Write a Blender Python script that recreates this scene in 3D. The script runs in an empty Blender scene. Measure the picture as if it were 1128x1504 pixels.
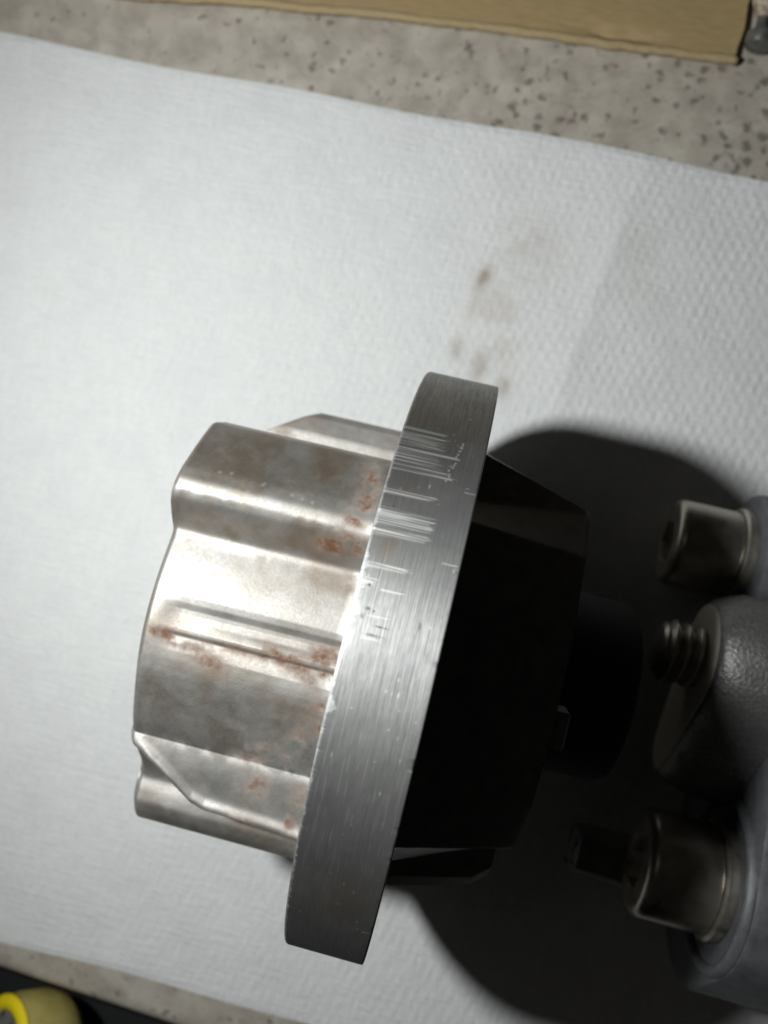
import bpy, math
import numpy as np
from mathutils import Matrix, Vector

# ------------------------------------------------------------------ camera, world, lamps
sc = bpy.context.scene
COL = sc.collection
sc.unit_settings.system = 'METRIC'
sc.unit_settings.scale_length = 0.01          # one unit is one centimetre
AX = 4.03                                     # height of the joint's axis above the counter

cam_d = bpy.data.cameras.new('camera')
cam = bpy.data.objects.new('camera', cam_d)
COL.objects.link(cam)
right = Vector((0.96977, 0.23150, -0.07709))
up = Vector((-0.23078, 0.97283, 0.01835))
back = Vector((0.07924, 0.0, 0.99686))
m = Matrix((right, up, back)).transposed().to_4x4()
m.translation = Vector((0.7718, 1.9197, 12.2582 + AX))
cam.matrix_world = m
cam_d.sensor_fit = 'VERTICAL'
cam_d.sensor_height = 24.0
cam_d.lens = 24.0 * 1241.47 / 1504
cam_d.clip_start = 0.1
cam_d.clip_end = 500
cam_d.dof.use_dof = True
cam_d.dof.focus_distance = 9.4
cam_d.dof.aperture_fstop = 0.165
sc.camera = cam

w = bpy.data.worlds.new('World')
sc.world = w
w.use_nodes = True
w.node_tree.nodes['Background'].inputs[0].default_value = (1.0, 0.96, 0.90, 1)
w.node_tree.nodes['Background'].inputs[1].default_value = 0.008

lamp_d = bpy.data.lights.new('phone_torch', 'SPOT')
lamp_d.energy = 12300
lamp_d.color = (0.97, 1.0, 0.985)
lamp_d.spot_size = math.radians(148)
lamp_d.spot_blend = 1.0
lamp_d.shadow_soft_size = 0.7
lamp = bpy.data.objects.new('phone_torch', lamp_d)
COL.objects.link(lamp)
lamp.location = (-8.1, 2.7, 12.3 + AX)
lamp.rotation_euler = (Vector((3.2, 3.6, 0)) - lamp.location).to_track_quat('-Z', 'Y').to_euler()

fill_d = bpy.data.lights.new('added_fill', 'AREA')  # added soft fill without a seen source, brightens the shadowed casting
fill_d.shape = 'DISK'
fill_d.size = 22
fill_d.energy = 230
fill_d.color = (1.0, 0.93, 0.80)
fill = bpy.data.objects.new('added_fill', fill_d)
COL.objects.link(fill)
fill.location = (-27, 15, 55)
fill.rotation_euler = (Vector((2, 0, 2)) - fill.location).to_track_quat('-Z', 'Y').to_euler()

vs = sc.view_settings
vs.view_transform = 'Standard'
vs.look = 'None'
vs.exposure = 0
vs.gamma = 1

# ------------------------------------------------------------------ helpers
rng = np.random.default_rng(7)
_tab = rng.random((256, 256))


def vnoise(x, y):
    """smooth value noise 0..1"""
    x = np.asarray(x, float); y = np.asarray(y, float)
    xi = np.floor(x).astype(int); yi = np.floor(y).astype(int)
    fx = x - xi; fy = y - yi
    fx = fx * fx * (3 - 2 * fx); fy = fy * fy * (3 - 2 * fy)
    g = lambda a, b: _tab[a & 255, b & 255]
    return ((g(xi, yi) * (1 - fx) + g(xi + 1, yi) * fx) * (1 - fy)
            + (g(xi, yi + 1) * (1 - fx) + g(xi + 1, yi + 1) * fx) * fy)


def fbm(x, y, n=4):
    s = 0; a = 1; t = 0
    for i in range(n):
        s = s + a * vnoise(x * 2 ** i + 17.3 * i, y * 2 ** i + 9.1 * i)
        t += a; a *= .55
    return s / t


def sstep(a, b, x):
    t = np.clip((x - a) / (b - a), 0, 1)
    return t * t * (3 - 2 * t)


def gauss(x, y, cx, cy, rx, ry, ang=0.):
    c, s = math.cos(ang), math.sin(ang)
    u = ((x - cx) * c + (y - cy) * s) / rx
    v = (-(x - cx) * s + (y - cy) * c) / ry
    return np.exp(-(u * u + v * v))


def link(name, me, mat, parent=None, loc=(0, 0, 0)):
    o = bpy.data.objects.new(name, me)
    COL.objects.link(o)
    if mat: me.materials.append(mat)
    o.location = loc
    if parent:
        o.parent = parent
        o.location = Vector(loc) - parent.location if parent.parent is None else Vector(loc)
    return o


def mesh_from(name, V, F, smooth=True, attrs=None):
    me = bpy.data.meshes.new(name)
    me.from_pydata([tuple(v) for v in V], [], F)
    if smooth:
        me.polygons.foreach_set('use_smooth', np.ones(len(me.polygons), bool))
    for k, a in (attrs or {}).items():
        at = me.attributes.new(k, 'FLOAT', 'POINT')
        at.data.foreach_set('value', np.asarray(a, np.float32).ravel())
    me.update()
    return me


def grid_mesh(name, P, close_v=False, attrs=None, smooth=True, flip=False, caps=(False, False)):
    """P[nu, nv, 3] -> quad mesh, built with foreach_set so it stays fast"""
    nu, nv = P.shape[:2]
    idx = np.arange(nu * nv).reshape(nu, nv)
    if close_v:
        b = np.roll(idx, -1, axis=1)
        q = np.stack([idx[:-1], idx[1:], b[1:], b[:-1]], -1).reshape(-1, 4)
    else:
        q = np.stack([idx[:-1, :-1], idx[1:, :-1], idx[1:, 1:], idx[:-1, 1:]], -1).reshape(-1, 4)
    if flip: q = q[:, ::-1]
    me = bpy.data.meshes.new(name)
    me.vertices.add(nu * nv)
    me.vertices.foreach_set('co', P.reshape(-1, 3).astype(np.float32).ravel())
    polys = q
    loops = list()
    starts = np.arange(len(q)) * 4
    lv = q.ravel()
    extra = []
    if caps[0]: extra.append(idx[0] if flip else idx[0][::1])
    if caps[1]: extra.append(idx[-1][::-1])
    for e in extra:
        e = e if not flip else e[::-1]
        starts = np.append(starts, len(lv))
        lv = np.append(lv, e)
    me.loops.add(len(lv))
    me.loops.foreach_set('vertex_index', lv.astype(np.int32))
    me.polygons.add(len(starts))
    me.polygons.foreach_set('loop_start', starts.astype(np.int32))
    me.update(calc_edges=True)
    me.validate()
    if smooth:
        me.polygons.foreach_set('use_smooth', np.ones(len(me.polygons), bool))
    for k, a in (attrs or {}).items():
        at = me.attributes.new(k, 'FLOAT', 'POINT')
        at.data.foreach_set('value', np.asarray(a, np.float32).ravel())
    me.update()
    return me


def lathe_x(prof, n=64, cy=0., cz=0.):
    """prof: list of (x, r) -> P[len, n, 3] around an axis along X"""
    t = np.linspace(0, 2 * np.pi, n, endpoint=False)
    pr = np.array(prof, float)
    P = np.zeros((len(pr), n, 3))
    P[..., 0] = pr[:, 0:1]
    P[..., 1] = cy + pr[:, 1:2] * np.sin(t)
    P[..., 2] = cz + pr[:, 1:2] * np.cos(t)
    return P


def recalc(me):
    import bmesh
    bm = bmesh.new(); bm.from_mesh(me)
    bmesh.ops.recalc_face_normals(bm, faces=bm.faces)
    bm.to_mesh(me); bm.free()
    return me


def sharp(me, deg=35):
    me.set_sharp_from_angle(angle=math.radians(deg))
    return me


def thing(name, label, cat, loc, group=None):
    o = bpy.data.objects.new(name, None)
    COL.objects.link(o)
    o.empty_display_size = .5
    o.location = loc
    o['label'] = label; o['category'] = cat
    if group: o['group'] = group
    return o


# ------------------------------------------------------------------ material kit
class Mat:
    def __init__(s, name):
        s.m = bpy.data.materials.new(name)
        s.m.use_nodes = True
        s.t = s.m.node_tree
        s.b = s.t.nodes['Principled BSDF']

    def n(s, typ, **kw):
        nd = s.t.nodes.new(typ)
        for k, v in kw.items(): setattr(nd, k, v)
        return nd

    def put(s, sock, v):
        if hasattr(v, 'is_output') or isinstance(v, bpy.types.NodeSocket): s.t.links.new(v, sock)
        else: sock.default_value = v

    def set(s, **kw):
        for k, v in kw.items(): s.put(s.b.inputs[k.replace('_', ' ')], v)
        return s

    def coord(s): return s.n('ShaderNodeTexCoord').outputs['Object']

    def axis_x(s):
        nd = s.n('ShaderNodeSeparateXYZ'); s.put(nd.inputs[0], s.coord())
        return nd.outputs[0]

    def mapped(s, scale=(1, 1, 1), rot=(0, 0, 0)):
        mp = s.n('ShaderNodeMapping')
        s.put(mp.inputs['Vector'], s.coord())
        mp.inputs['Scale'].default_value = scale
        mp.inputs['Rotation'].default_value = rot
        return mp.outputs[0]

    def noise(s, vec=None, scale=5., detail=4., rough=.6, dist=0.):
        nd = s.n('ShaderNodeTexNoise')
        s.put(nd.inputs['Vector'], vec if vec is not None else s.coord())
        nd.inputs['Scale'].default_value = scale
        nd.inputs['Detail'].default_value = detail
        nd.inputs['Roughness'].default_value = rough
        nd.inputs['Distortion'].default_value = dist
        return nd.outputs['Fac']

    def voro(s, vec=None, scale=5., feature='F1', rnd=1.):
        nd = s.n('ShaderNodeTexVoronoi', feature=feature)
        s.put(nd.inputs['Vector'], vec if vec is not None else s.coord())
        nd.inputs['Scale'].default_value = scale
        nd.inputs['Randomness'].default_value = rnd
        return nd.outputs['Distance']

    def attr(s, name):
        return s.n('ShaderNodeAttribute', attribute_name=name).outputs['Fac']

    def rng(s, v, a, b, c=0., d=1., smooth=False):
        nd = s.n('ShaderNodeMapRange')
        if smooth: nd.interpolation_type = 'SMOOTHSTEP'
        s.put(nd.inputs[0], v)
        for i, q in enumerate((a, b, c, d)): nd.inputs[i + 1].default_value = q
        return nd.outputs[0]

    def math(s, op, a, b=0.):
        nd = s.n('ShaderNodeMath', operation=op)
        s.put(nd.inputs[0], a); s.put(nd.inputs[1], b)
        return nd.outputs[0]

    def mix(s, f, a, b):
        nd = s.n('ShaderNodeMix', data_type='RGBA')
        s.put(nd.inputs[0], f)
        for i, q in ((6, a), (7, b)):
            s.put(nd.inputs[i], (*q, 1) if isinstance(q, tuple) and len(q) == 3 else q)
        return nd.outputs[2]

    def bump(s, h, strength=.3, dist=.02, normal=None):
        nd = s.n('ShaderNodeBump')
        nd.inputs['Strength'].default_value = strength
        nd.inputs['Distance'].default_value = dist
        s.put(nd.inputs['Height'], h)
        if normal is not None: s.put(nd.inputs['Normal'], normal)
        return nd.outputs[0]


# paper towel
M = Mat('paper_towel'); MAT_PAPER = M.m
st = M.attr('stain'); st2 = M.attr('smudge')
fib = M.noise(M.mapped((1, 2.2, 1)), 9., 5., .65)
wa = M.noise(M.mapped((1.2, 7., 1)), 1.5, 4., .6); wb = M.noise(M.mapped((7., 1.2, 1)), 1.5, 4., .6)
weave = M.math('ADD', wa, wb)
mott = M.noise(None, .9, 4., .6)
base = M.mix(M.rng(fib, .3, .7), (.70, .71, .705), (.80, .805, .80))
base = M.mix(M.rng(weave, .82, 1.18, 0, .4), base, (.86, .865, .86))
base = M.mix(M.rng(mott, .45, .72, 0, .35), base, (.66, .665, .675))
base = M.mix(M.rng(st2, 0, 1, 0, .5), base, (.60, .54, .50))
base = M.mix(M.rng(st, 0, 1, 0, .8), base, (.34, .27, .20))
fine = M.noise(None, 38., 4., .7)
M.set(Base_Color=base, Roughness=.95, Normal=M.bump(M.math('ADD', fine, M.math('ADD', M.math('MULTIPLY', fib, .8), M.math('MULTIPLY', weave, 2.2))), .55, .022))
M.b.inputs['Specular IOR Level'].default_value = .15

# speckled granite
M = Mat('granite'); MAT_GRANITE = M.m
n1 = M.noise(None, 1.5, 5., .62, .3)
n3 = M.noise(None, .30, 2., .5)
c = M.mix(M.rng(n1, .35, .68), (.37, .33, .28), (.53, .49, .425))
c = M.mix(M.rng(M.noise(None, 2.3, 4., .6), .55, .68, 0, .45), c, (.33, .27, .22))
wv = M.n('ShaderNodeMixRGB', blend_type='ADD'); wv.inputs[0].default_value = .36
wn = M.n('ShaderNodeTexNoise'); wn.inputs['Scale'].default_value = 4.; wn.inputs['Detail'].default_value = 3.
M.put(wn.inputs['Vector'], M.coord())
M.put(wv.inputs[1], M.coord()); M.put(wv.inputs[2], wn.outputs['Color'])
vd = M.voro(wv.outputs[0], 3.7)
siz = M.math('ADD', M.math('ADD', M.rng(n3, .38, .62, -.06, .06), M.rng(M.axis_x(), -7., 3., .08, .26)), M.math('MULTIPLY', M.math('SUBTRACT', M.noise(None, 2.2, 3., .6), .5), .62))
spk = M.rng(M.math('SUBTRACT', siz, vd), -.16, .13, 0, .66, True)
c = M.mix(spk, c, (.075, .07, .065))
c = M.mix(M.rng(M.noise(None, 9., 3., .6), .60, .72, 0, .5), c, (.17, .15, .13))
M.set(Base_Color=c, Roughness=.42)

# cardboard
M = Mat('cardboard'); MAT_CARD = M.m
g = M.noise(M.mapped((.6, 3., 1)), 5., 5., .6)
c = M.mix(M.rng(g, .3, .7), (.33, .235, .11), (.41, .30, .15))
M.set(Base_Color=c, Roughness=.75, Normal=M.bump(g, .2, .02))
M = Mat('cardboard_edge'); MAT_CARDEDGE = M.m
g = M.noise(M.mapped((1.5, 8., 8.)), 4., 5., .65)
M.set(Base_Color=M.mix(M.rng(g, .35, .7), (.38, .28, .14), (.50, .40, .24)), Roughness=.9, Normal=M.bump(g, .5, .04))

# turned steel of the ring
M = Mat('turned_steel'); MAT_RING = M.m
scr = M.attr('scratch'); pit = M.attr('pit'); tar = M.attr('tarnish'); gl = M.attr('grain')
cl = M.noise(None, 1.4, 4., .6)
c = M.mix(M.rng(cl, .35, .65), (.40, .40, .395), (.51, .51, .50))
c = M.mix(M.rng(gl, .2, .8, 0, .6), c, (.17, .17, .175))
c = M.mix(M.math('MULTIPLY', tar, .55), c, (.33, .24, .15))
c = M.mix(scr, c, (.80, .80, .79))
c = M.mix(pit, c, (.03, .03, .03))
r = M.math('ADD', M.rng(gl, 0, 1, .54, .68), M.math('MULTIPLY', scr, .22))
tan = M.n('ShaderNodeTangent', direction_type='RADIAL', axis='X')
M.set(Base_Color=c, Metallic=.93, Roughness=r, Anisotropic=.5, Anisotropic_Rotation=.25, Tangent=tan.outputs[0])

# stained cast steel of the lobed body
M = Mat('stained_steel'); MAT_BODY = M.m
ru = M.attr('rust'); sta = M.attr('tint'); pr = M.attr('print_line'); pt = M.attr('glint_nicks')
cl = M.noise(None, 2.2, 6., .65, .4)
sp = M.noise(None, 24., 4., .75)
c = M.mix(M.rng(cl, .32, .68), (.38, .372, .355), (.53, .525, .515))
c = M.mix(M.rng(sp, .42, .68, 0, .42), c, (.36, .335, .30))
c = M.mix(M.rng(M.noise(None, 6.5, 5., .7), .5, .7, 0, .35), c, (.40, .35, .29))
c = M.mix(M.math('MULTIPLY', sta, .62), c, (.25, .17, .105))
c = M.mix(M.math('MULTIPLY', pr, M.rng(M.noise(None, 4., 4., .6), .4, .65, .05, .5)), c, (.25, .21, .17))
rn = M.rng(M.noise(None, 9., 5., .7), .3, .62, .25, 1.)
c = M.mix(M.math('MULTIPLY', ru, rn), c, (.155, .062, .021))
c = M.mix(M.math('MULTIPLY', pt, .8), c, (.82, .81, .79))  # highlights painted into the colour, with small nicks
r = M.math('ADD', M.math('ADD', M.rng(cl, .3, .7, .50, .60), M.rng(sp, .4, .65, 0, .08)), M.math('MULTIPLY', ru, .3))
met = M.rng(ru, 0, 1, .88, .25)
hgt = M.math('ADD', M.math('MULTIPLY', M.noise(None, 26., 4., .6), .6), M.math('MULTIPLY', cl, 1.2))
M.set(Base_Color=c, Metallic=met, Roughness=r, Normal=M.bump(hgt, .24, .011))

# dark oiled steel
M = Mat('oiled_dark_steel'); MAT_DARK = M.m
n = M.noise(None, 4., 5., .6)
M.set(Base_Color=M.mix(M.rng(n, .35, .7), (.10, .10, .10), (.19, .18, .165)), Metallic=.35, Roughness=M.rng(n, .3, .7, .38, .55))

M = Mat('black_rubber'); MAT_RUBBER = M.m
n = M.noise(None, 8., 4., .6)
M.set(Base_Color=M.mix(n, (.008, .008, .009), (.018, .018, .02)), Roughness=.8, Normal=M.bump(n, .2, .02))

# grey painted casting
M = Mat('grey_casting'); MAT_PLATE = M.m
n = M.noise(None, 3.5, 6., .65)
M.set(Base_Color=M.mix(M.rng(n, .3, .7), (.075, .078, .085), (.125, .128, .135)), Roughness=M.rng(n, .3, .7, .42, .6),
      Metallic=.25, Normal=M.bump(M.noise(None, 30., 4., .6), .2, .02))

M = Mat('rough_cast_iron'); MAT_CAST = M.m
n = M.noise(None, 22., 4., .6)
v = M.voro(None, 19.)
h = M.math('ADD', n, M.math('MULTIPLY', v, .6))
M.set(Base_Color=M.mix(M.rng(n, .3, .7), (.14, .14, .138), (.25, .247, .24)), Metallic=.7, Roughness=.47, Normal=M.bump(h, .34, .03))
M = Mat('machined_face'); MAT_FACE = M.m
n = M.noise(M.mapped((1, 1, 1)), 9., 4., .6)
M.set(Base_Color=M.mix(M.rng(n, .3, .7), (.50, .47, .40), (.62, .58, .50)), Metallic=.15, Roughness=.5)

# zinc plated screw
M = Mat('plated_screw'); MAT_SCREW = M.m
n = M.noise(None, 3., 5., .6)
c = M.mix(M.rng(n, .35, .65), (.36, .33, .27), (.50, .47, .41))
c = M.mix(M.rng(M.noise(None, 2.1, 3., .6), .6, .72, 0, .8), c, (.08, .075, .07))
M.set(Base_Color=c, Metallic=.8, Roughness=M.rng(n, .3, .7, .27, .42))

M = Mat('black_cabinet'); MAT_BLACK = M.m
n = M.noise(None, 2., 3., .5)
M.set(Base_Color=M.mix(n, (.008, .009, .010), (.014, .014, .015)), Roughness=.7)

M = Mat('yellow_plastic'); MAT_YELLOW = M.m
n = M.noise(None, 5., 3., .5)
M.set(Base_Color=M.mix(n, (.86, .66, .01), (.90, .72, .015)), Roughness=.4)
M = Mat('khaki_plastic'); MAT_KHAKI = M.m
n = M.noise(None, 3.5, 4., .6)
M.set(Base_Color=M.mix(M.rng(n, .35, .7), (.42, .35, .10), (.52, .44, .15)), Roughness=.5)
M = Mat('grey_mesh'); MAT_MESH = M.m
v = M.voro(None, 6.)
M.set(Base_Color=M.mix(M.rng(v, .2, .5), (.02, .02, .02), (.16, .16, .15)), Roughness=.6)

M = Mat('rusty_stone_metal'); MAT_RUSTY = M.m
n = M.noise(None, 5., 5., .65)
M.set(Base_Color=M.mix(M.rng(n, .4, .6), (.16, .10, .06), (.58, .50, .38)), Roughness=.8, Normal=M.bump(n, .6, .08))
M = Mat('dull_grey_metal'); MAT_DULL = M.m
n = M.noise(None, 6., 5., .65)
M.set(Base_Color=M.mix(M.rng(n, .35, .65), (.12, .12, .115), (.26, .255, .24)), Metallic=.6, Roughness=.35)

# ------------------------------------------------------------------ setting: counter, cabinet
def build_counter():
    # slab with a rounded front edge at y = -8.8
    ys = [40.0, 20.0, 0.0, -8.0]; zs = [0, 0, 0, 0]
    a = np.linspace(0, math.pi, 15)
    rr = .28
    ys += list(-8.52 - rr * np.sin(a)); zs += list(-rr + rr * np.cos(a))
    ys += [-8.3, 40.]; zs += [-.58, -.58]
    xs = np.array([-45., -20, -8, 0, 8, 20, 45])
    P = np.zeros((len(xs), len(ys), 3))
    P[..., 0] = xs[:, None]; P[..., 1] = np.array(ys); P[..., 2] = np.array(zs)
    sl = 1 - np.arange(len(xs)) * 0
    P[..., 1] += np.where(np.array(ys) < -7.9, -.035 * (xs[:, None] + 4), 0)
    me = recalc(grid_mesh('countertop', P, close_v=True, caps=(True, True)))
    sharp(me, 40)
    o = link('countertop', me, MAT_GRANITE); o['kind'] = 'structure'
    V = [(-45, -60, -1.5), (45, -60, -1.5), (45, 30, -1.5), (-45, 30, -1.5)]
    o = link('lower_shelf', mesh_from('lower_shelf', V, [(0, 1, 2, 3)], False), MAT_BLACK); o['kind'] = 'structure'


build_counter()

# ------------------------------------------------------------------ paper towel
def build_paper():
    x = np.arange(-15, 13.001, .045); y = np.linspace(0, 1, 395)
    X, Yt = np.meshgrid(x, y, indexing='ij')
    ytop = 9.60 + .05 * np.sin(X * .35 + .6) + .03 * np.sin(X * 1.1) - .006 * np.clip(-X - 4, 0, 9) ** 2 * .25
    ybot = -8.06 + .06 * np.sin(X * .45 + 2.) + .025 * np.sin(X * 1.3)
    Y = ybot + (ytop - ybot) * Yt
    Z = .035 + .10 * (fbm(X * .26 + 5, Y * .26, 3) - .40) + .035 * (fbm(X * .9, Y * .9 + 4, 3) - .5)
    # soft crease running up the sheet
    d = X - 2.35 - .12 * (Y - 6)
    Z += .075 * np.exp(-np.abs(d) / np.where(d < 0, 1.6, .9)) * sstep(2.5, 5.5, Y)
    Z += .012 * np.exp(-(d / .2) ** 2) * sstep(3.5, 5.5, Y) * (1 - sstep(7.8, 8.6, Y))
    # staggered embossing
    p = .215
    X0 = X; Y0 = Y
    wx = .10 * (fbm(X * .9, Y * .9, 2) - .5); wy = .12 * (fbm(X * .9 + 40, Y * .9, 2) - .5)
    u = wx + X * .985 + Y * .17; v = wy - X * .17 + Y * .985
    e = np.cos(2 * np.pi * u / p) * np.cos(2 * np.pi * v / (p * 1.9)) 
    e = np.sign(e) * np.abs(e) ** .8
    amp = .0066 * (.55 + .45 * sstep(-3., 4., X)) * (.25 + 1.5 * fbm(X * .9, Y * .9, 3)) * (.6 + .8 * vnoise(X * 5, Y * 5))
    Z += amp * e
    # lies flat under the joint
    Z = np.maximum(Z, .012)
    flat = gauss(X, Y, .5, 0, 1.6, 1.6)
    Z = Z * (1 - flat) + .02 * flat
    edge = np.minimum(Yt, 1 - Yt)
    Z = np.where(edge < .004, Z * .7, Z)
    n = fbm(X * 1.6, Y * 1.6, 4); n2 = fbm(X * 4 + 3, Y * 4, 3)
    st = .9 * gauss(X, Y, .30, 6.72, .12, .24, -.2) + .55 * gauss(X, Y, .12, 5.28, .13, .22) + .5 * gauss(X, Y, .62, 5.05, .18, .4) \
        + .45 * gauss(X, Y, 1.15, 4.75, .16, .22) + .22 * gauss(X, Y, .22, 6.2, .1, .3)
    st = np.clip(st * (.45 + 1.3 * n2), 0, 1)
    sm = gauss(X, Y, .75, 5.9, .5, .95, .12) + .8 * gauss(X, Y, 1.0, 7.4, .6, .5) + .3 * gauss(X, Y, 3.2, 7.5, .5, .9)
    sm = np.clip(sm * sstep(.28, .62, n) * 1.5, 0, 1)
    P = np.stack([X, Y, Z], -1)
    o = link('paper_towel', grid_mesh('paper_towel', P, attrs=dict(stain=st, smudge=sm)), MAT_PAPER)
    o['label'] = 'white embossed paper towel sheet spread on the speckled counter under the metal parts'
    o['category'] = 'paper towel'


build_paper()

# ------------------------------------------------------------------ the joint housing with its ring
T = .981; R = 4.0
joint = thing('joint_housing', 'stained lobed steel housing with a thick scratched machined ring standing on the paper towel',
              'machine part', (0.5, 0, 0.03))


def build_ring():
    tn = np.concatenate([np.linspace(-96, 96, 1500), np.linspace(96, 264, 110)[1:-1]]) * math.pi / 180
    xs = np.linspace(.03, T - .02, 84)
    # cross-section: inner left face, outer edge, rim, right face
    pr = [(.10, 1.2), (.0, 2.2), (0., 3.6), (0., R - .03), (.008, R - .009)] + [(a, R) for a in xs] + \
         [(T - .006, R - .006), (T, R - .02), (T, 3.6), (T, 2.2), (T - .1, 1.2)]
    pr = np.array(pr)
    x = np.repeat(pr[:, 0:1], len(tn), 1); r = np.repeat(pr[:, 1:2], len(tn), 1)
    th = np.repeat(tn[None], len(pr), 0)
    s = th * R                                        # arc length, + is towards the far side of the table
    rim = (r > R - .015) & (np.abs(th) < 1.7)
    scr = np.zeros_like(x); pit = np.zeros_like(x)
    jit = (fbm(s * 25, x * 3, 3) - .5)
    # axial scuffs: (angle in degrees, half width, x start, x end, strength)
    D = math.pi / 180 * R
    sc_ = []
    for a, wd, x0, x1, k in [(46.6, .030, 0, .50, .55), (45.3, .022, .02, .55, .7), (44.2, .05, 0, .48, .55), (42.9, .03, 0, .52, .6),
                             (41.6, .02, 0, .70, .75), (40.6, .035, 0, .50, .6), (39.7, .02, 0, .50, .7), (38.9, .03, 0, .52, .6),
                             (37.9, .018, 0, .66, .8), (37.1, .016, .03, .70, .8), (43.6, .012, .1, .4, .7),
                             (32.6, .030, 0, .55, .85), (28.6, .055, 0, .60, .8), (27.3, .045, 0, .60, .75), (25.6, .04, 0, .60, .85),
                             (20.2, .028, 0, .48, .8), (17.6, .05, 0, .16, .7), (16.8, .012, .25, .45, .6), (22.6, .012, .78, .92, .7),
                             (35.2, .010, .84, .96, .6), (36.0, .010, .85, .95, .7), (12.8, .010, .18, .38, .6), (9.6, .014, .18, .36, .5),
                             (-58, .01, 0, .08, .6), (-61, .01, 0, .07, .6), (-40, .015, .86, .95, .6)]:
        s0 = a * D
        wob = .006 * (vnoise(x * 6 + a, x * 0) - .5); wd = wd * 1.25
        taper = 1 - .30 * np.clip((x - x0) / max(x1 - x0, .01), 0, 1)
        prof = np.exp(-(((s - s0 + wob - .02 * x) / (wd * taper)) ** 2) ** 1.6)
        streak = .25 + .75 * sstep(.30, .62, .6 * vnoise(s * 70 + a, x * 1.5) + .4 * vnoise(s * 150, x * 2))
        endn = x1 + .07 * (vnoise(s * 60, x * 0 + a) - .5) * 2
        scr = np.maximum(scr, k * prof * streak * sstep(x0 - .01, x0 + .01, x) * (1 - sstep(endn - .03, endn + .02, x)))
    # dotted nicks
    rg = np.random.default_rng(3)
    for i in range(26):
        a = rg.uniform(36, 46); xx = .70 + .012 * (46 - a) * -.3 + rg.normal() * .018
        scr = np.maximum(scr, .9 * gauss(x, s, xx, a * D, .010, .012 * rg.uniform(.6, 1.5)))
    for i in range(55):
        scr = np.maximum(scr, rg.uniform(.3, .8) * gauss(x, s, rg.uniform(.05, .95), rg.uniform(-70, 60) * D, rg.uniform(.004, .012), rg.uniform(.006, .03)))
    # chewed left edge
    edge = .015 + .085 * sstep(.42, .72, fbm(s * 3.1, s * 0 + 2.2, 5)) * (.3 + fbm(s * 26, s * 0 + 5, 3)) * (.12 + .88 * sstep(-13, -3, th * 180 / math.pi)) * (1 - sstep(26, 38, th * 180 / math.pi))
    edge += .016 * sstep(.4, .8, vnoise(s * 22, s * 0))
    chew = (1 - sstep(edge * .75, edge, x)) * (.35 + .65 * fbm(s * 16, x * 30, 3))
    scr = np.maximum(scr, chew * .75)
    # long circumferential line
    wl = .012
    line = np.exp(-((x - .215) / .006) ** 2) * sstep(-12, 0, th * 180 / math.pi) * (1 - sstep(24, 34, th * 180 / math.pi))
    scr = np.maximum(scr, .5 * line * vnoise(s * 3, x * 0))
    for xx, a, rx, rs in [(.72, 13.0, .012, .03), (.13, 17.2, .012, .012), (.18, 13.8, .02, .012), (.14, 12.6, .012, .02), (.24, 13.6, .010, .010),
                          (.16, 30.2, .006, .008), (.29, 10.2, .06, .008), (.35, 11.6, .05, .006)]:
        pit = np.maximum(pit, gauss(x, s, xx, a * D, rx, rs) ** .6 * (.4 + .6 * vnoise(s * 50, x * 50)))
    grain = .5 * vnoise(s * 2.6, x * 190) + .3 * vnoise(s * 6.5, x * 110 + 7) + .2 * vnoise(s * 20, x * 60)
    low = 1 - sstep(-10, 12, th * 180 / math.pi)
    fleck = sstep(.72, .95, vnoise(s * 3.5, x * 130)) * (.15 + .4 * low)
    scr = np.maximum(scr, fleck * .35 * sstep(-50, -15, th * 180 / math.pi))
    tar = gauss(x, s, .3, 50 * D, .6, .35) * .5 + gauss(x, s, .22, 24 * D, .10, .22) * .8 + gauss(x, s, .25, 35 * D, .12, .2) * .6 + \
        gauss(x, s, .6, -33 * D, .5, .45) * .5
    tar = np.clip(tar * (.5 + fbm(s * 2, x * 3, 3)), 0, 1)
    rr = r - np.where(rim, -.0012 * scr * (x > .03) + .002 * chew + .003 * pit, 0) + np.where(rim, .0006 * (grain - .5), 0)
    dent = sstep(.45, .85, fbm(s * 14, s * 0 + 6, 4)) * .008
    rr = rr - np.where(np.abs(th) < 1.6, dent * np.exp(-np.abs(x) / .03) * (r > R - .05), 0)
    dr = sstep(.62, .85, fbm(s * 7, s * 0 + 11, 3)) * .015
    rr = rr - np.where(np.abs(th) < 1.6, dr * np.exp(-np.abs(x - T) / .025) * (r > R - .05), 0)
    z0 = np.zeros_like(scr)
    P = np.stack([x, rr * np.sin(th), rr * np.cos(th)], -1)
    A = dict(scratch=np.where(rim, scr, .1), pit=np.where(rim, pit, 0), tarnish=np.where(rim, tar, 0), grain=grain)
    me = recalc(grid_mesh('flange_ring', P, close_v=True, attrs=A, caps=(True, True)))
    sharp(me, 50)
    o = link('flange_ring', me, MAT_RING, joint, (0, 0, AX))
    o['label'] = 'thick machined ring with scuff marks across its rim'


build_ring()


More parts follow.
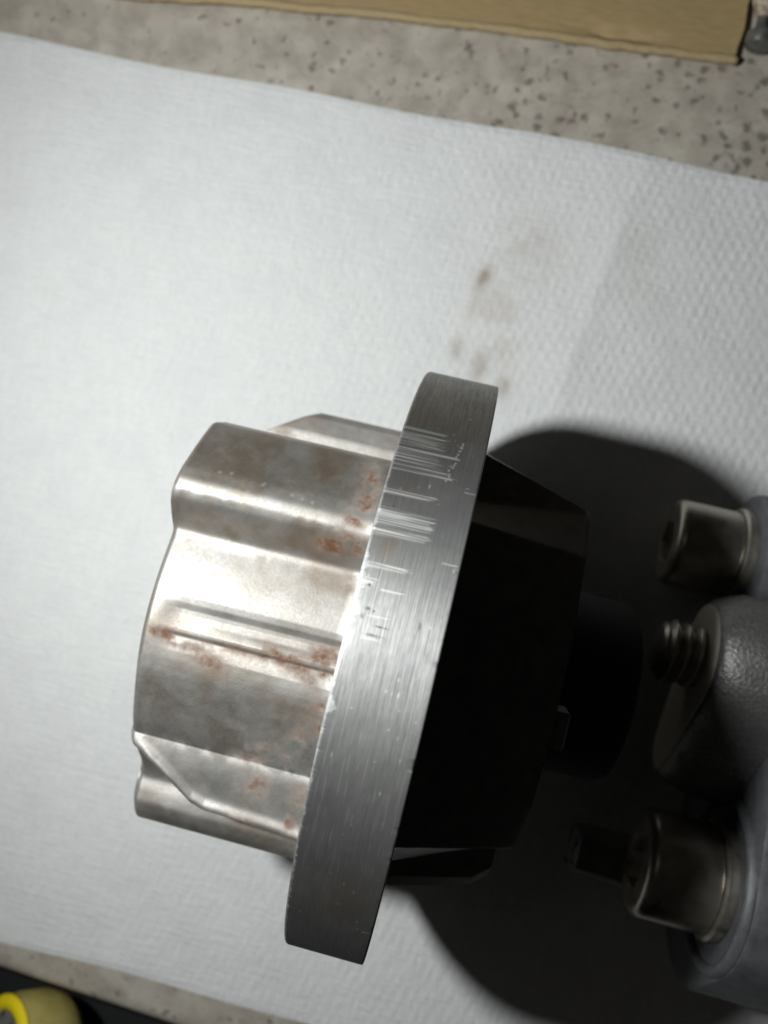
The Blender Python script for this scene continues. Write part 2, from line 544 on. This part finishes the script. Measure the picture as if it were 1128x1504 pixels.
def build_body():
    # visible profile (y, z about the axis); the far half continues with plausible lobes
    base = np.array([(2.60, -.2), (2.64, .55), (2.58, 1.02), (2.45, 1.20), (2.22, 1.48), (1.92, 1.82), (1.76, 1.94), (1.63, 1.965), (1.50, 1.91), (1.34, 1.75),
                     (1.20, 1.59), (1.11, 1.525), (1.04, 1.53), (.93, 1.575), (.76, 1.64), (.58, 1.70), (.40, 1.75), (.24, 1.78), (.10, 1.80),
                     (-.04, 1.81), (-.18, 1.81), (-.32, 1.80), (-.52, 1.77), (-.71, 1.72), (-.95, 1.63), (-1.25, 1.505), (-1.48, 1.40),
                     (-1.64, 1.30), (-1.80, 1.17), (-2.06, .90), (-2.25, .66), (-2.40, .50), (-2.52, .44), (-2.70, .475), (-2.88, .485), (-3.03, .43), (-3.15, .33), (-3.23, .18),
                     (-3.27, 0.), (-3.25, -.2)])
    # dense resample by arc length
    seg = np.hypot(*np.diff(base, axis=0).T); L = np.concatenate([[0], np.cumsum(seg)])
    ns = 760
    t = np.linspace(0, L[-1], ns)
    by = np.interp(t, L, base[:, 0]); bz = np.interp(t, L, base[:, 1])
    k = np.exp(-np.linspace(-2.2, 2.2, 21) ** 2); k /= k.sum()
    pad = lambda a: np.concatenate([np.full(10, a[0]), a, np.full(10, a[-1])])
    by = np.convolve(pad(by), k, 'valid'); bz = np.convolve(pad(bz), k, 'valid')
    # hidden underside, coarse
    under = np.array([(-3.0, -.6), (-2.3, -.9), (-1.6, -1.7), (-.8, -2.3), (.3, -2.4), (1.3, -2.2), (2.0, -1.6), (2.5, -.9)])
    x = np.concatenate([np.linspace(-2.7, .12, 250)])
    X = np.repeat(x[:, None], ns, 1); Y = np.repeat(by[None], len(x), 0); Z = np.repeat(bz[None], len(x), 0)
    # rib with grooves at y .22 and -.2, growing towards the ring
    ramp = sstep(-2.6, -.9, X); st0 = sstep(-2.62, -2.25, X)
    top = (Z > 1.0)
    yk = [-.60, -.40, -.28, -.205, -.16, -.11, -.05, .00, .08, .14, .22, .31, .42]
    o0 = [0, -.008, -.030, -.055, -.030, -.030, -.042, -.046, -.050, -.045, -.018, 0, 0]
    o1 = [0, -.012, -.050, -.078, -.022, -.012, -.040, -.072, -.090, -.080, -.030, -.004, 0]
    yy = np.linspace(-.7, .5, 400)
    kk = np.exp(-np.linspace(-2, 2, 15) ** 2); kk /= kk.sum()
    f0 = np.convolve(np.interp(yy, yk, o0), kk, 'same'); f1 = np.convolve(np.interp(yy, yk, o1), kk, 'same')
    off = np.interp(Y, yy, f0) * (1 - ramp) + np.interp(Y, yy, f1) * ramp
    Z = Z + np.where(top, st0 * off, 0)
    # raised pad between the lower edge of the main lobe and the lower lobe
    gy = np.interp(x, [-2.70, -2.21, -1.74, -1.55, -1.02, -.27, .2], [-1.80, -2.10, -2.44, -2.50, -2.52, -2.56, -2.58])[:, None]
    dq = -1.62 - Y; zpad = 1.265 + .12 * dq - .62 * dq ** 2 + .34 * dq ** 3              # facet falling gently from the main lobe
    inside = sstep(gy - .13, gy + .01, Y) * (Y < -1.60)
    Zp = np.maximum(Z, zpad)
    Z = np.where(Y < -1.60, Z + (Zp - Z) * inside, Z)
    # edge bead along the pad
    Z = Z + .055 * sstep(-2.72, -2.3, X) * np.exp(-((Y - gy - .055) / .085) ** 2) * (Y < -1.7)
    # smooth surface waviness
    wav = fbm(X * 1.2 + 3, Y * 1.2, 3) - .5
    Z = Z + .008 * wav
    Z = Z + .004 * (fbm(X * 4, Y * 4, 3) - .5)
    # slight fillet where it runs into the ring
    Z = Z + .05 * sstep(-.30, .0, X) * (Y < 2.4) * (Y > -3.1)
    # rounded left rim
    e = np.clip((X + 2.62) / -.08, 0, 1)
    Y = Y * (1 - .018 * e ** 2); Z = Z - .05 * e ** 2 * np.sign(Z + .3)
    # -- wear and painted highlight maps
    n1 = fbm(X * 2.1 + 9, Y * 2.1, 4); n2 = fbm(X * 5.5, Y * 5.5 + 3, 4); n3 = fbm(X * .9 + 30, Y * 1.4, 3)
    rust = 0 * X
    for cx, cy, rx, ry, an, kk in [(-.33, 2.15, .13, .42, .15, .7), (-.38, 1.62, .16, .22, 0, .75), (-.62, 1.36, .24, .10, 0, .8), (-.30, 1.40, .12, .12, 0, .7),
                                   (-2.42, -.22, .20, .07, -.15, .95), (-2.1, -.30, .3, .06, 0, .5), (-.35, -.02, .30, .12, 0, .8), (-.25, -.2, .18, .08, 0, .9), (-.9, -.2, .5, .06, 0, .45),
                                   (-1.75, -.45, .25, .12, -.2, .5), (-1.05, -1.62, .22, .10, 0, .75), (-.62, -1.50, .12, .14, .5, .6),
                                   (-.95, -2.05, .16, .28, -.3, .65), (-.55, -2.50, .4, .06, 0, .7), (-.9, -2.47, .4, .07, 0, .6), (-.4, -2.4, .10, .12, 0, .7)]:
        rust = np.maximum(rust, kk * gauss(X, Y, cx, cy, rx, ry, an))
    # ring shaped stain on the big lobe
    dd = np.hypot((X + 1.15) / 1.0, (Y + .78) / .78)
    arc = np.exp(-((dd - .86) / .13) ** 2) * (X > -1.15) * sstep(-.5, .3, X + 1.0 - .2 * Y)
    rust = np.maximum(rust, .7 * arc * sstep(.2, .55, n1))
    rust = np.maximum(rust, .45 * sstep(-.55, -.12, X) * sstep(.42, .62, n1))
    rust = np.maximum(rust, .6 * np.exp(-((Y + .20) / .05) ** 2) * st0 * (Z > 1) * sstep(.35, .6, n1))
    rust = np.maximum(rust, .55 * np.exp(-((Y - gy + .02) / .06) ** 2) * (Y < -1.7) * sstep(-2.2, -.6, X))
    rust = np.clip(rust * (.35 + 1.4 * sstep(.34, .62, n2)), 0, .92)
    tint = .55 * gauss(X, Y, -1.1, 2.2, 2.2, .5) + .85 * gauss(X, Y, -1.5, 1.32, 1.3, .20) + .55 * gauss(X, Y, -.75, .75, .45, .30) + .35 * gauss(X, Y, -1.9, -.1, .8, .2) \
        + .35 * gauss(X, Y, -1.7, -.9, 1.0, .6) + .45 * gauss(X, Y, -.6, -.8, .35, .5) + .3 * gauss(X, Y, -1.5, -2.9, 1.2, .3) + .2
    tint = np.clip(tint * (.45 + 1.1 * sstep(.3, .7, n1)) , 0, 1)
    # fingerprint ridges
    f1 = np.hypot((X + 2.1) * 1.0, (Y + 2.2) * 1.25) + .05 * (n1 - .5)
    p1 = (.5 + .5 * np.sin(f1 * 2 * np.pi / .052)) * gauss(X, Y, -1.25, -.75, .75, .42) * sstep(.25, .6, n3 * .5 + n2 * .5)
    f2 = np.hypot((X + 1.05) * 1.0, (Y - .62) * 1.1)
    p2 = (.5 + .5 * np.sin(f2 * 2 * np.pi / .05)) * gauss(X, Y, -.75, .72, .32, .25) * (X > -.95)
    pln = np.clip(1.3 * p1 + 1.0 * p2, 0, 1)
    # small nicks, and pale streaks painting the highlights along edges and creases
    gln = 0 * X
    rg = np.random.default_rng(5)
    for cx, cy in [(-1.22, 1.86), (-1.08, 1.84), (-.95, 1.83), (-2.2, 1.93), (-2.05, 1.95), (-1.6, 1.92), (-1.62, 1.9)]:
        gln = np.maximum(gln, .8 * gauss(X, Y, cx, cy, .022, .018))
    gln = np.maximum(gln, .5 * np.exp(-((Y - 1.62) / .05) ** 2) * sstep(.4, .65, n2))
    gln = np.maximum(gln, .5 * np.exp(-((Y - .98) / .05) ** 2) * sstep(.4, .65, n2))
    gln = np.maximum(gln, .45 * np.exp(-((Y - gy - .08) / .045) ** 2) * sstep(.35, .6, n2) * (Y < -1.7))
    gln = np.maximum(gln, .7 * np.exp(-((Y + 1.70) / .07) ** 2) * sstep(.4, .65, n2))
    P = np.stack([X, Y, Z], -1)
    U = np.zeros((len(x), len(under), 3)); U[..., 0] = x[:, None]; U[..., 1] = under[:, 0]; U[..., 2] = under[:, 1]
    P = np.concatenate([P, U], 1)
    pz = lambda a: np.concatenate([a, np.zeros((len(x), len(under)))], 1)
    # inset end face ring so the end is a real, slightly dished face
    def inset(k, dx):
        Q = P[0:1].copy(); cy, cz = -.2, 0.
        Q[..., 0] += dx; Q[..., 1] = cy + (Q[..., 1] - cy) * k; Q[..., 2] = cz + (Q[..., 2] - cz) * k
        return Q
    P = np.concatenate([inset(.3, .15), inset(.62, .05), inset(.93, -.03), inset(.975, -.025), P], 0)
    px = lambda a: np.concatenate([np.repeat(pz(a)[0:1] * 0, 4, 0), pz(a)], 0)
    A = dict(rust=px(rust), tint=px(tint), print_line=px(pln), glint_nicks=px(gln))
    me = recalc(grid_mesh('lobed_body', P, close_v=True, attrs=A, caps=(True, True)))
    sharp(me, 60)
    o = link('lobed_body', me, MAT_BODY, joint, (0, 0, AX))

    # far lobe that shows above the top edge
    prof = [(2.2, -.52), (2.85, -.58), (3.10, -.68), (3.21, -.92), (3.24, -1.3), (3.1, -1.8), (2.4, -2.0), (1.8, -1.4)]
    prof = np.array(prof); xs2 = np.linspace(-2.45, .1, 60)
    tt = np.linspace(0, len(prof), 97)[:-1]
    ip = np.interp(tt, range(len(prof) + 1), np.append(prof[:, 0], prof[0, 0])); iz = np.interp(tt, range(len(prof) + 1), np.append(prof[:, 1], prof[0, 1]))
    P = np.zeros((60, 96, 3)); P[..., 0] = xs2[:, None]
    lim = np.interp(xs2, [-2.5, -1.68, -1.6, .1], [2.60, 3.16, 3.21, 3.24])
    P[..., 1] = np.minimum(ip[None], lim[:, None]); P[..., 2] = iz[None]
    P[..., 2] += .02 * (fbm(P[..., 0] * 1.5, P[..., 1] * 3, 3) - .5)
    nn = fbm(P[..., 0] * 2.5, P[..., 1] * 4 + 8, 4)
    A = dict(rust=.3 * sstep(.55, .8, nn), tint=.6 * nn, print_line=nn * 0, glint_nicks=nn * 0)
    me = recalc(grid_mesh('side_lobe', P, close_v=True, attrs=A, caps=(True, True))); sharp(me, 40)
    link('side_lobe', me, MAT_BODY, joint, (0, 0, AX))


build_body()


def loft(name, rings, mat, parent, loc=(0, 0, 0), nsub=14, rad=.0, deg=35, disp=0.):
    """rings: list of (x, [(y, z), ...]) with equal counts"""
    P = []
    for x, pts in rings:
        p = np.array(pts); q = np.vstack([p, p[:1]])
        tt = np.linspace(0, len(p), len(p) * nsub, endpoint=False)
        P.append(np.stack([np.full(len(tt), x), np.interp(tt, range(len(q)), q[:, 0]), np.interp(tt, range(len(q)), q[:, 1])], -1))
    me = recalc(grid_mesh(name, np.array(P), close_v=True, caps=(True, True)))
    sharp(me, deg)
    return link(name, me, mat, parent, loc)


def build_right_side():
    # tapering dark body on the shadow side, same lobes
    a = [(3.12, -.1), (3.02, .75), (2.33, 1.15), (2.05, 1.9), (1.2, 2.3), (0, 2.45), (-1.2, 2.2), (-2.2, 1.5), (-2.75, .6), (-2.95, -.3), (-2.2, -1.6), (0, -2.4), (1.8, -1.8), (2.8, -.9)]
    b = [(2.62, .3), (2.56, 1.05), (2.50, 1.12), (1.95, 1.55), (1.1, 1.95), (0, 2.1), (-1.1, 1.9), (-1.95, 1.2), (-2.15, .5), (-2.3, -.3), (-1.7, -1.4), (0, -2.0), (1.5, -1.6), (2.4, -.7)]
    c = [(y * .985, z * .985 - .01) for y, z in b]
    d = [(y * .86, z * .86) for y, z in b]
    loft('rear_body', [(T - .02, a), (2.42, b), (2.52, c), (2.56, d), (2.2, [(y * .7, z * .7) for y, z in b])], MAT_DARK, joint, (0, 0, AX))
    # little tab on its end edge
    t0 = [(.42, 1.55), (.42, 1.98), (-.05, 1.98), (-.05, 1.55)]
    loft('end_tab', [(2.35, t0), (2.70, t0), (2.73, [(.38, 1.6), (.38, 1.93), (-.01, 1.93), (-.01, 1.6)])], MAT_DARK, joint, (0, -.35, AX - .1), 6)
    # lower fin with a rounded end
    f0 = [(-2.1, -.45), (-2.3, .45), (-3.1, .22), (-3.34, .0), (-3.2, -.35)]
    f1 = [(-2.0, -.30), (-2.1, .25), (-2.62, .15), (-2.78, .0), (-2.7, -.25)]
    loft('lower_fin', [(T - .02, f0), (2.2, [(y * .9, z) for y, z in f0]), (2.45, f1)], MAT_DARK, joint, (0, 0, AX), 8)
    # shaft in a plain rubber sleeve
    pr = [(2.3, 1.44), (3.75, 1.40), (3.9, 1.33), (3.97, 1.15), (3.99, .7)]
    me = recalc(grid_mesh('rubber_boot', lathe_x(pr, 72), close_v=True, caps=(True, True)))
    sharp(me, 30)
    link('rubber_boot', me, MAT_RUBBER, joint, (0, 0, AX - 1.35))


build_right_side()

# ------------------------------------------------------------------ bolted casting on the right
cast = thing('bolted_casting', 'dark grey casting with two round screws and a threaded stud in the shadow',
             'machine part', (6.6, 0, 0.03))


def circ_pts(cy, cz, r, n, a0=0, a1=2 * math.pi):
    return [(cy + r * math.sin(a0 + (a1 - a0) * i / n), cz + r * math.cos(a0 + (a1 - a0) * i / n)) for i in range(n)]


def hull2(pts):
    pts = sorted(pts)
    def half(ps):
        h = []
        for q in ps:
            while len(h) > 1 and (h[-1][0] - h[-2][0]) * (q[1] - h[-2][1]) - (h[-1][1] - h[-2][1]) * (q[0] - h[-2][0]) <= 0: h.pop()
            h.append(q)
        return h
    a = half(pts); b = half(pts[::-1])
    return np.array(a[:-1] + b[:-1])


def resample(poly, n):
    q = np.vstack([poly, poly[:1]]); L = np.concatenate([[0], np.cumsum(np.hypot(*np.diff(q, axis=0).T))])
    t = np.linspace(0, L[-1], n, endpoint=False)
    return np.stack([np.interp(t, L, q[:, 0]), np.interp(t, L, q[:, 1])], -1)


def blob_loft(name, poly, stations, mat, parent, n=160, noise_amp=0., deg=40, centre=None):
    """poly in (y, z); stations: list of (x, grow) where grow offsets the outline outward"""
    p = resample(np.array(poly), n)
    d = np.roll(p, -1, 0) - np.roll(p, 1, 0); nr = np.stack([d[:, 1], -d[:, 0]], -1); nr /= np.linalg.norm(nr, axis=1)[:, None] + 1e-9
    c = p.mean(0)
    if ((p - c) * nr).sum() < 0: nr = -nr
    P = []
    for x, g in stations:
        q = p + nr * g if g > -5 else c + (p - c) * .2
        xx = np.full(n, x)
        nz = noise_amp * (fbm(q[:, 0] * 3 + x * 3, q[:, 1] * 3 + x * 2, 4) - .5)
        q = q + nr * nz[:, None]
        P.append(np.stack([xx, q[:, 0], q[:, 1]], -1))
    me = recalc(grid_mesh(name, np.array(P), close_v=True, caps=(True, True)))
    sharp(me, deg)
    return link(name, me, mat, parent, (0, 0, AX))


B1 = (2.56, -2.5); B2 = (-2.48, -1.42); ST = (.86, -1.15)
# plate: three-lobed outline
plate_poly = hull2(circ_pts(B2[0], B2[1], 1.42, 40) + circ_pts(-2.9, -2.3, 1.6, 40) + circ_pts(.2, -2.2, 1.6, 40) + circ_pts(1.0, -2.4, 1.3, 40))
blob_loft('mounting_plate', plate_poly, [(6.12, -.5), (6.12, -.12), (6.16, -.03), (6.24, 0), (7.6, 0), (7.7, -.1)], MAT_PLATE, cast, 200, .03)
ear_poly = hull2(circ_pts(B1[0], B1[1], 1.12, 40) + circ_pts(1.4, -2.6, 1.2, 40))
blob_loft('screw_ear', ear_poly, [(5.66, -.5), (5.66, -.10), (5.70, -.02), (5.78, 0), (7.5, 0)], MAT_PLATE, cast, 160, .02)
# raised arc round the lower screw
arc = [(x, r) for x, r in [(6.10, 1.20), (6.03, 1.23), (6.02, 1.30), (6.05, 1.36), (6.14, 1.38)]]
P = lathe_x(arc, 80, B2[0], B2[1])
link('raised_rim', recalc(grid_mesh('raised_rim', P, close_v=True)), MAT_PLATE, cast, (0, 0, AX))
# boss with a machined front face
boss_poly = hull2(circ_pts(ST[0] + .02, ST[1] - .02, .92, 60) + circ_pts(-.75, -2.0, .5, 40))
boss = blob_loft('cast_boss', boss_poly, [(4.98, -.10), (5.02, -.03), (5.10, .03), (5.22, .09), (5.40, .14), (5.8, .18), (6.3, .22), (7.0, .32), (7.6, .42)], MAT_CAST, cast, 220, .07, 70)
fp = blob_loft('machined_face', boss_poly, [(4.955, -.38), (4.95, -.13), (4.962, -.10), (5.03, -.095)], MAT_FACE, cast, 160, 0., 30)
# dark lug low on the left
lug = [(-2.6, -2.9), (-2.6, -2.1), (-3.1, -2.1), (-3.3, -2.4), (-3.3, -2.9)]
blob_loft('lower_lug', lug, [(4.05, -.12), (4.1, 0), (6.4, .1)], MAT_DARK, cast, 80, .03)

# threaded stud: true helix
n = 72; xs = np.linspace(4.32, 5.1, 170)
th = np.linspace(0, 2 * np.pi, n, endpoint=False)
XX, TH = np.meshgrid(xs, th, indexing='ij')
ph = (XX / .19 - TH / (2 * np.pi)) % 1
tri = 1 - np.abs(ph * 2 - 1)
rr = .375 + .115 * np.clip(tri * 1.3, 0, 1)
rr = np.minimum(rr, .36 + (XX - 4.32) * 1.1)
P = np.stack([XX, ST[0] + rr * np.sin(TH), ST[1] + rr * np.cos(TH)], -1)
me = recalc(grid_mesh('threaded_stud', P, close_v=True, caps=(True, True))); sharp(me, 60)
o = link('threaded_stud', me, MAT_SCREW, cast, (0, 0, AX))


def make_screw(c, r, x0, x1, wash):
    n = 96
    t = np.linspace(0, 2 * np.pi, n, endpoint=False)
    hexr = .50 * r * math.cos(math.pi / 6) / np.cos((t % (math.pi / 3)) - math.pi / 6)
    rows = []
    def row(x, rad): rows.append(np.stack([np.full(n, x), rad * np.sin(t) + c[0], rad * np.cos(t) + c[1]], -1))
    one = np.ones(n)
    row(x0 + .55 * r, hexr * .1); row(x0 + .5 * r, hexr * .95); row(x0 + .02, hexr); row(x0, hexr * 1.05)
    row(x0, one * r * .74)
    for i in range(7):
        a = i / 6 * math.pi / 2
        row(x0 + .17 * r * (1 - math.sin(a)) * 1 , one * r * (.80 + .20 * math.sin(a)) if False else one * r * (.80 + .20 * math.sin(a)))
    rows2 = rows[:5]
    for i in range(7):
        a = i / 6 * math.pi / 2
        rows2.append(np.stack([np.full(n, x0 + .20 * r * (1 - math.cos(a))), r * (.80 + .20 * math.sin(a)) * np.sin(t) + c[0], r * (.80 + .20 * math.sin(a)) * np.cos(t) + c[1]], -1))
    for x, k in [(x0 + .5 * (x1 - x0), 1.0), (x1 - .06, 1.0), (x1 - .02, .985), (x1, .93), (x1 + .4, .5)]:
        rows2.append(np.stack([np.full(n, x), k * r * np.sin(t) + c[0], k * r * np.cos(t) + c[1]], -1))
    me = recalc(grid_mesh('cap_screw', np.array(rows2), close_v=True, caps=(True, True))); sharp(me, 42)
    s = link('cap_screw', me, MAT_SCREW, cast, (0, 0, AX))
    rw = r * 1.10
    pr = [(x1 - .005, r * .5), (x1 - .005, rw * .95), (x1 + .03, rw), (x1 + wash - .04, rw), (x1 + wash, rw * .97), (x1 + wash, r * .5)]
    me = recalc(grid_mesh('washer', lathe_x(pr, 80, c[0], c[1]), close_v=True)); sharp(me, 35)
    ws = bpy.data.objects.new('washer', me); COL.objects.link(ws); me.materials.append(MAT_SCREW); ws.parent = s
    return s


make_screw(B1, .75, 4.42, 5.48, .19)
make_screw(B2, .83, 4.82, 5.93, .20)

# ------------------------------------------------------------------ cardboard at the top
def build_card():
    n = 260; mrows = 40
    xs = np.linspace(-16, 3.98, n)
    ye = np.interp(xs, [-16, -7.9, -5.2, -2.6, .9, 2.0, 3.9], [10.15, 10.68, 11.02, 11.28, 11.50, 11.52, 11.66]) + .05 * (fbm(xs * 1.5, xs * 0, 3) - .5) + .03 * (fbm(xs * 6, xs * 0 + 3, 2) - .5)
    P = np.zeros((n, mrows, 3))
    v = np.linspace(0, 1, mrows) ** 1.6
    P[..., 0] = xs[:, None]; P[..., 1] = ye[:, None] + v[None] * 11
    tip = sstep(3.6, 3.98, P[..., 0])
    P[..., 0] -= tip * .08 * (vnoise(P[..., 1] * 2.2, P[..., 1] * 0))
    z = .20 + .05 * fbm(P[..., 0] * .3, P[..., 1] * .5, 2)
    z -= .13 * np.exp(-((P[..., 1] - ye[:, None] - .20 + .03 * (P[..., 0] - 1.6)) / .08) ** 2) * gauss(P[..., 0], P[..., 0] * 0, 1.7, 0, .75, 1)
    P[..., 2] = z
    t = thing('cardboard_sheet', 'flat brown cardboard sheet with a pale rough edge lying on the speckled counter', 'cardboard', (-3, 14, 0))
    bot = P[:, ::-1].copy(); bot[..., 2] = .03
    full = np.concatenate([P, bot], 1)
    me = recalc(grid_mesh('panel', full, close_v=True, caps=(True, True))); sharp(me, 50)
    link('panel', me, MAT_CARD, t)
    # pale frayed edge strip along the cut
    prof = np.array([(.07, .004), (.02, .006), (-.03, -.02), (-.045, -.09), (-.03, -.15), (.02, -.16)])
    E = np.zeros((n, len(prof), 3)); E[..., 0] = xs[:, None]
    wob = 1 + .9 * (fbm(xs * 3, xs * 0 + 8, 3) - .5)
    E[..., 1] = ye[:, None] + prof[:, 0] * wob[:, None]; E[..., 2] = P[:, 0, 2][:, None] + prof[:, 1]
    me = recalc(grid_mesh('cut_edge', E, close_v=True, caps=(True, True)))
    link('cut_edge', me, MAT_CARDEDGE, t)


build_card()

# ------------------------------------------------------------------ rusty fitting at the top right corner
def build_fitting():
    t = thing('rusty_fitting', 'small dark metal fitting with a rusty beige head beside the cardboard corner', 'fitting', (4.4, 12.4, 0))
    def lathe_y(name, prof, cx, cz, mat, n=40, amp=0.):
        th = np.linspace(0, 2 * np.pi, n, endpoint=False); pr = np.array(prof)
        rr = pr[:, 1:2] * (1 + amp * (fbm(pr[:, 0:1] * 5 + 0 * th, np.cos(th) * 2 + 5, 3) - .5))
        P = np.zeros((len(pr), n, 3)); P[..., 1] = pr[:, 0:1]; P[..., 0] = cx + rr * np.sin(th); P[..., 2] = cz + rr * np.cos(th)
        me = recalc(grid_mesh(name, P, close_v=True, caps=(True, True))); sharp(me, 40)
        return link(name, me, mat, t)
    lathe_y('collar', [(11.88, .12), (11.90, .24), (11.98, .27), (12.12, .27), (12.18, .2)], 4.27, .32, MAT_DULL)
    lathe_y('neck', [(12.1, .12), (12.5, .11), (12.55, .12)], 4.24, .32, MAT_DULL)
    lathe_y('rusty_head', [(12.42, .08), (12.5, .20), (12.7, .30), (13.0, .36), (13.5, .38), (13.9, .30)], 4.25, .42, MAT_RUSTY, 48, .6)
    lathe_y('black_body', [(12.1, .2), (12.16, .5), (12.3, .6), (14.0, .62), (14.1, .5)], 5.08, .62, MAT_RUBBER, 48)


build_fitting()

# ------------------------------------------------------------------ yellow rimmed canister at the lower left
def build_canister():
    rim_c = Vector((-5.30, -9.90, .35)); k_ = .854
    ax = Vector((.62, -.14, -.77)).normalized()
    t = thing('yellow_canister', 'khaki canister with a bright yellow rim below the counter edge', 'canister', tuple(rim_c))
    q = ax.to_track_quat('Z', 'Y').to_matrix().to_4x4(); q.translation = rim_c
    def lathe(name, prof, mat, n=72, caps=(True, True)):
        th = np.linspace(0, 2 * np.pi, n, endpoint=False); pr = np.array(prof) * k_
        P = np.zeros((len(pr), n, 3)); P[..., 2] = pr[:, 0:1]; P[..., 0] = pr[:, 1:2] * np.cos(th); P[..., 1] = pr[:, 1:2] * np.sin(th)
        A = np.array(q); P = P @ A[:3, :3].T + A[:3, 3]
        me = recalc(grid_mesh(name, P, close_v=True, caps=caps)); sharp(me, 35)
        return link(name, me, mat, t)
    lathe('body', [(.02, .98), (.05, 1.06), (.35, 1.12), (.9, 1.13), (1.25, 1.05), (1.5, .9), (1.62, .7), (1.68, .2)], MAT_KHAKI)
    a = np.linspace(0, 2 * np.pi, 17)[:-1]
    me_pts = [(.0 + .12 * math.sin(k), .93 + .17 * math.cos(k)) for k in a]
    me_pts.append(me_pts[0])
    th = np.linspace(0, 2 * np.pi, 72, endpoint=False)
    lathe('rim', me_pts, MAT_YELLOW, caps=(False, False))
    lathe('mesh_disc', [(-.02, .86), (-.015, .5), (-.01, .05)], MAT_MESH)


build_canister()
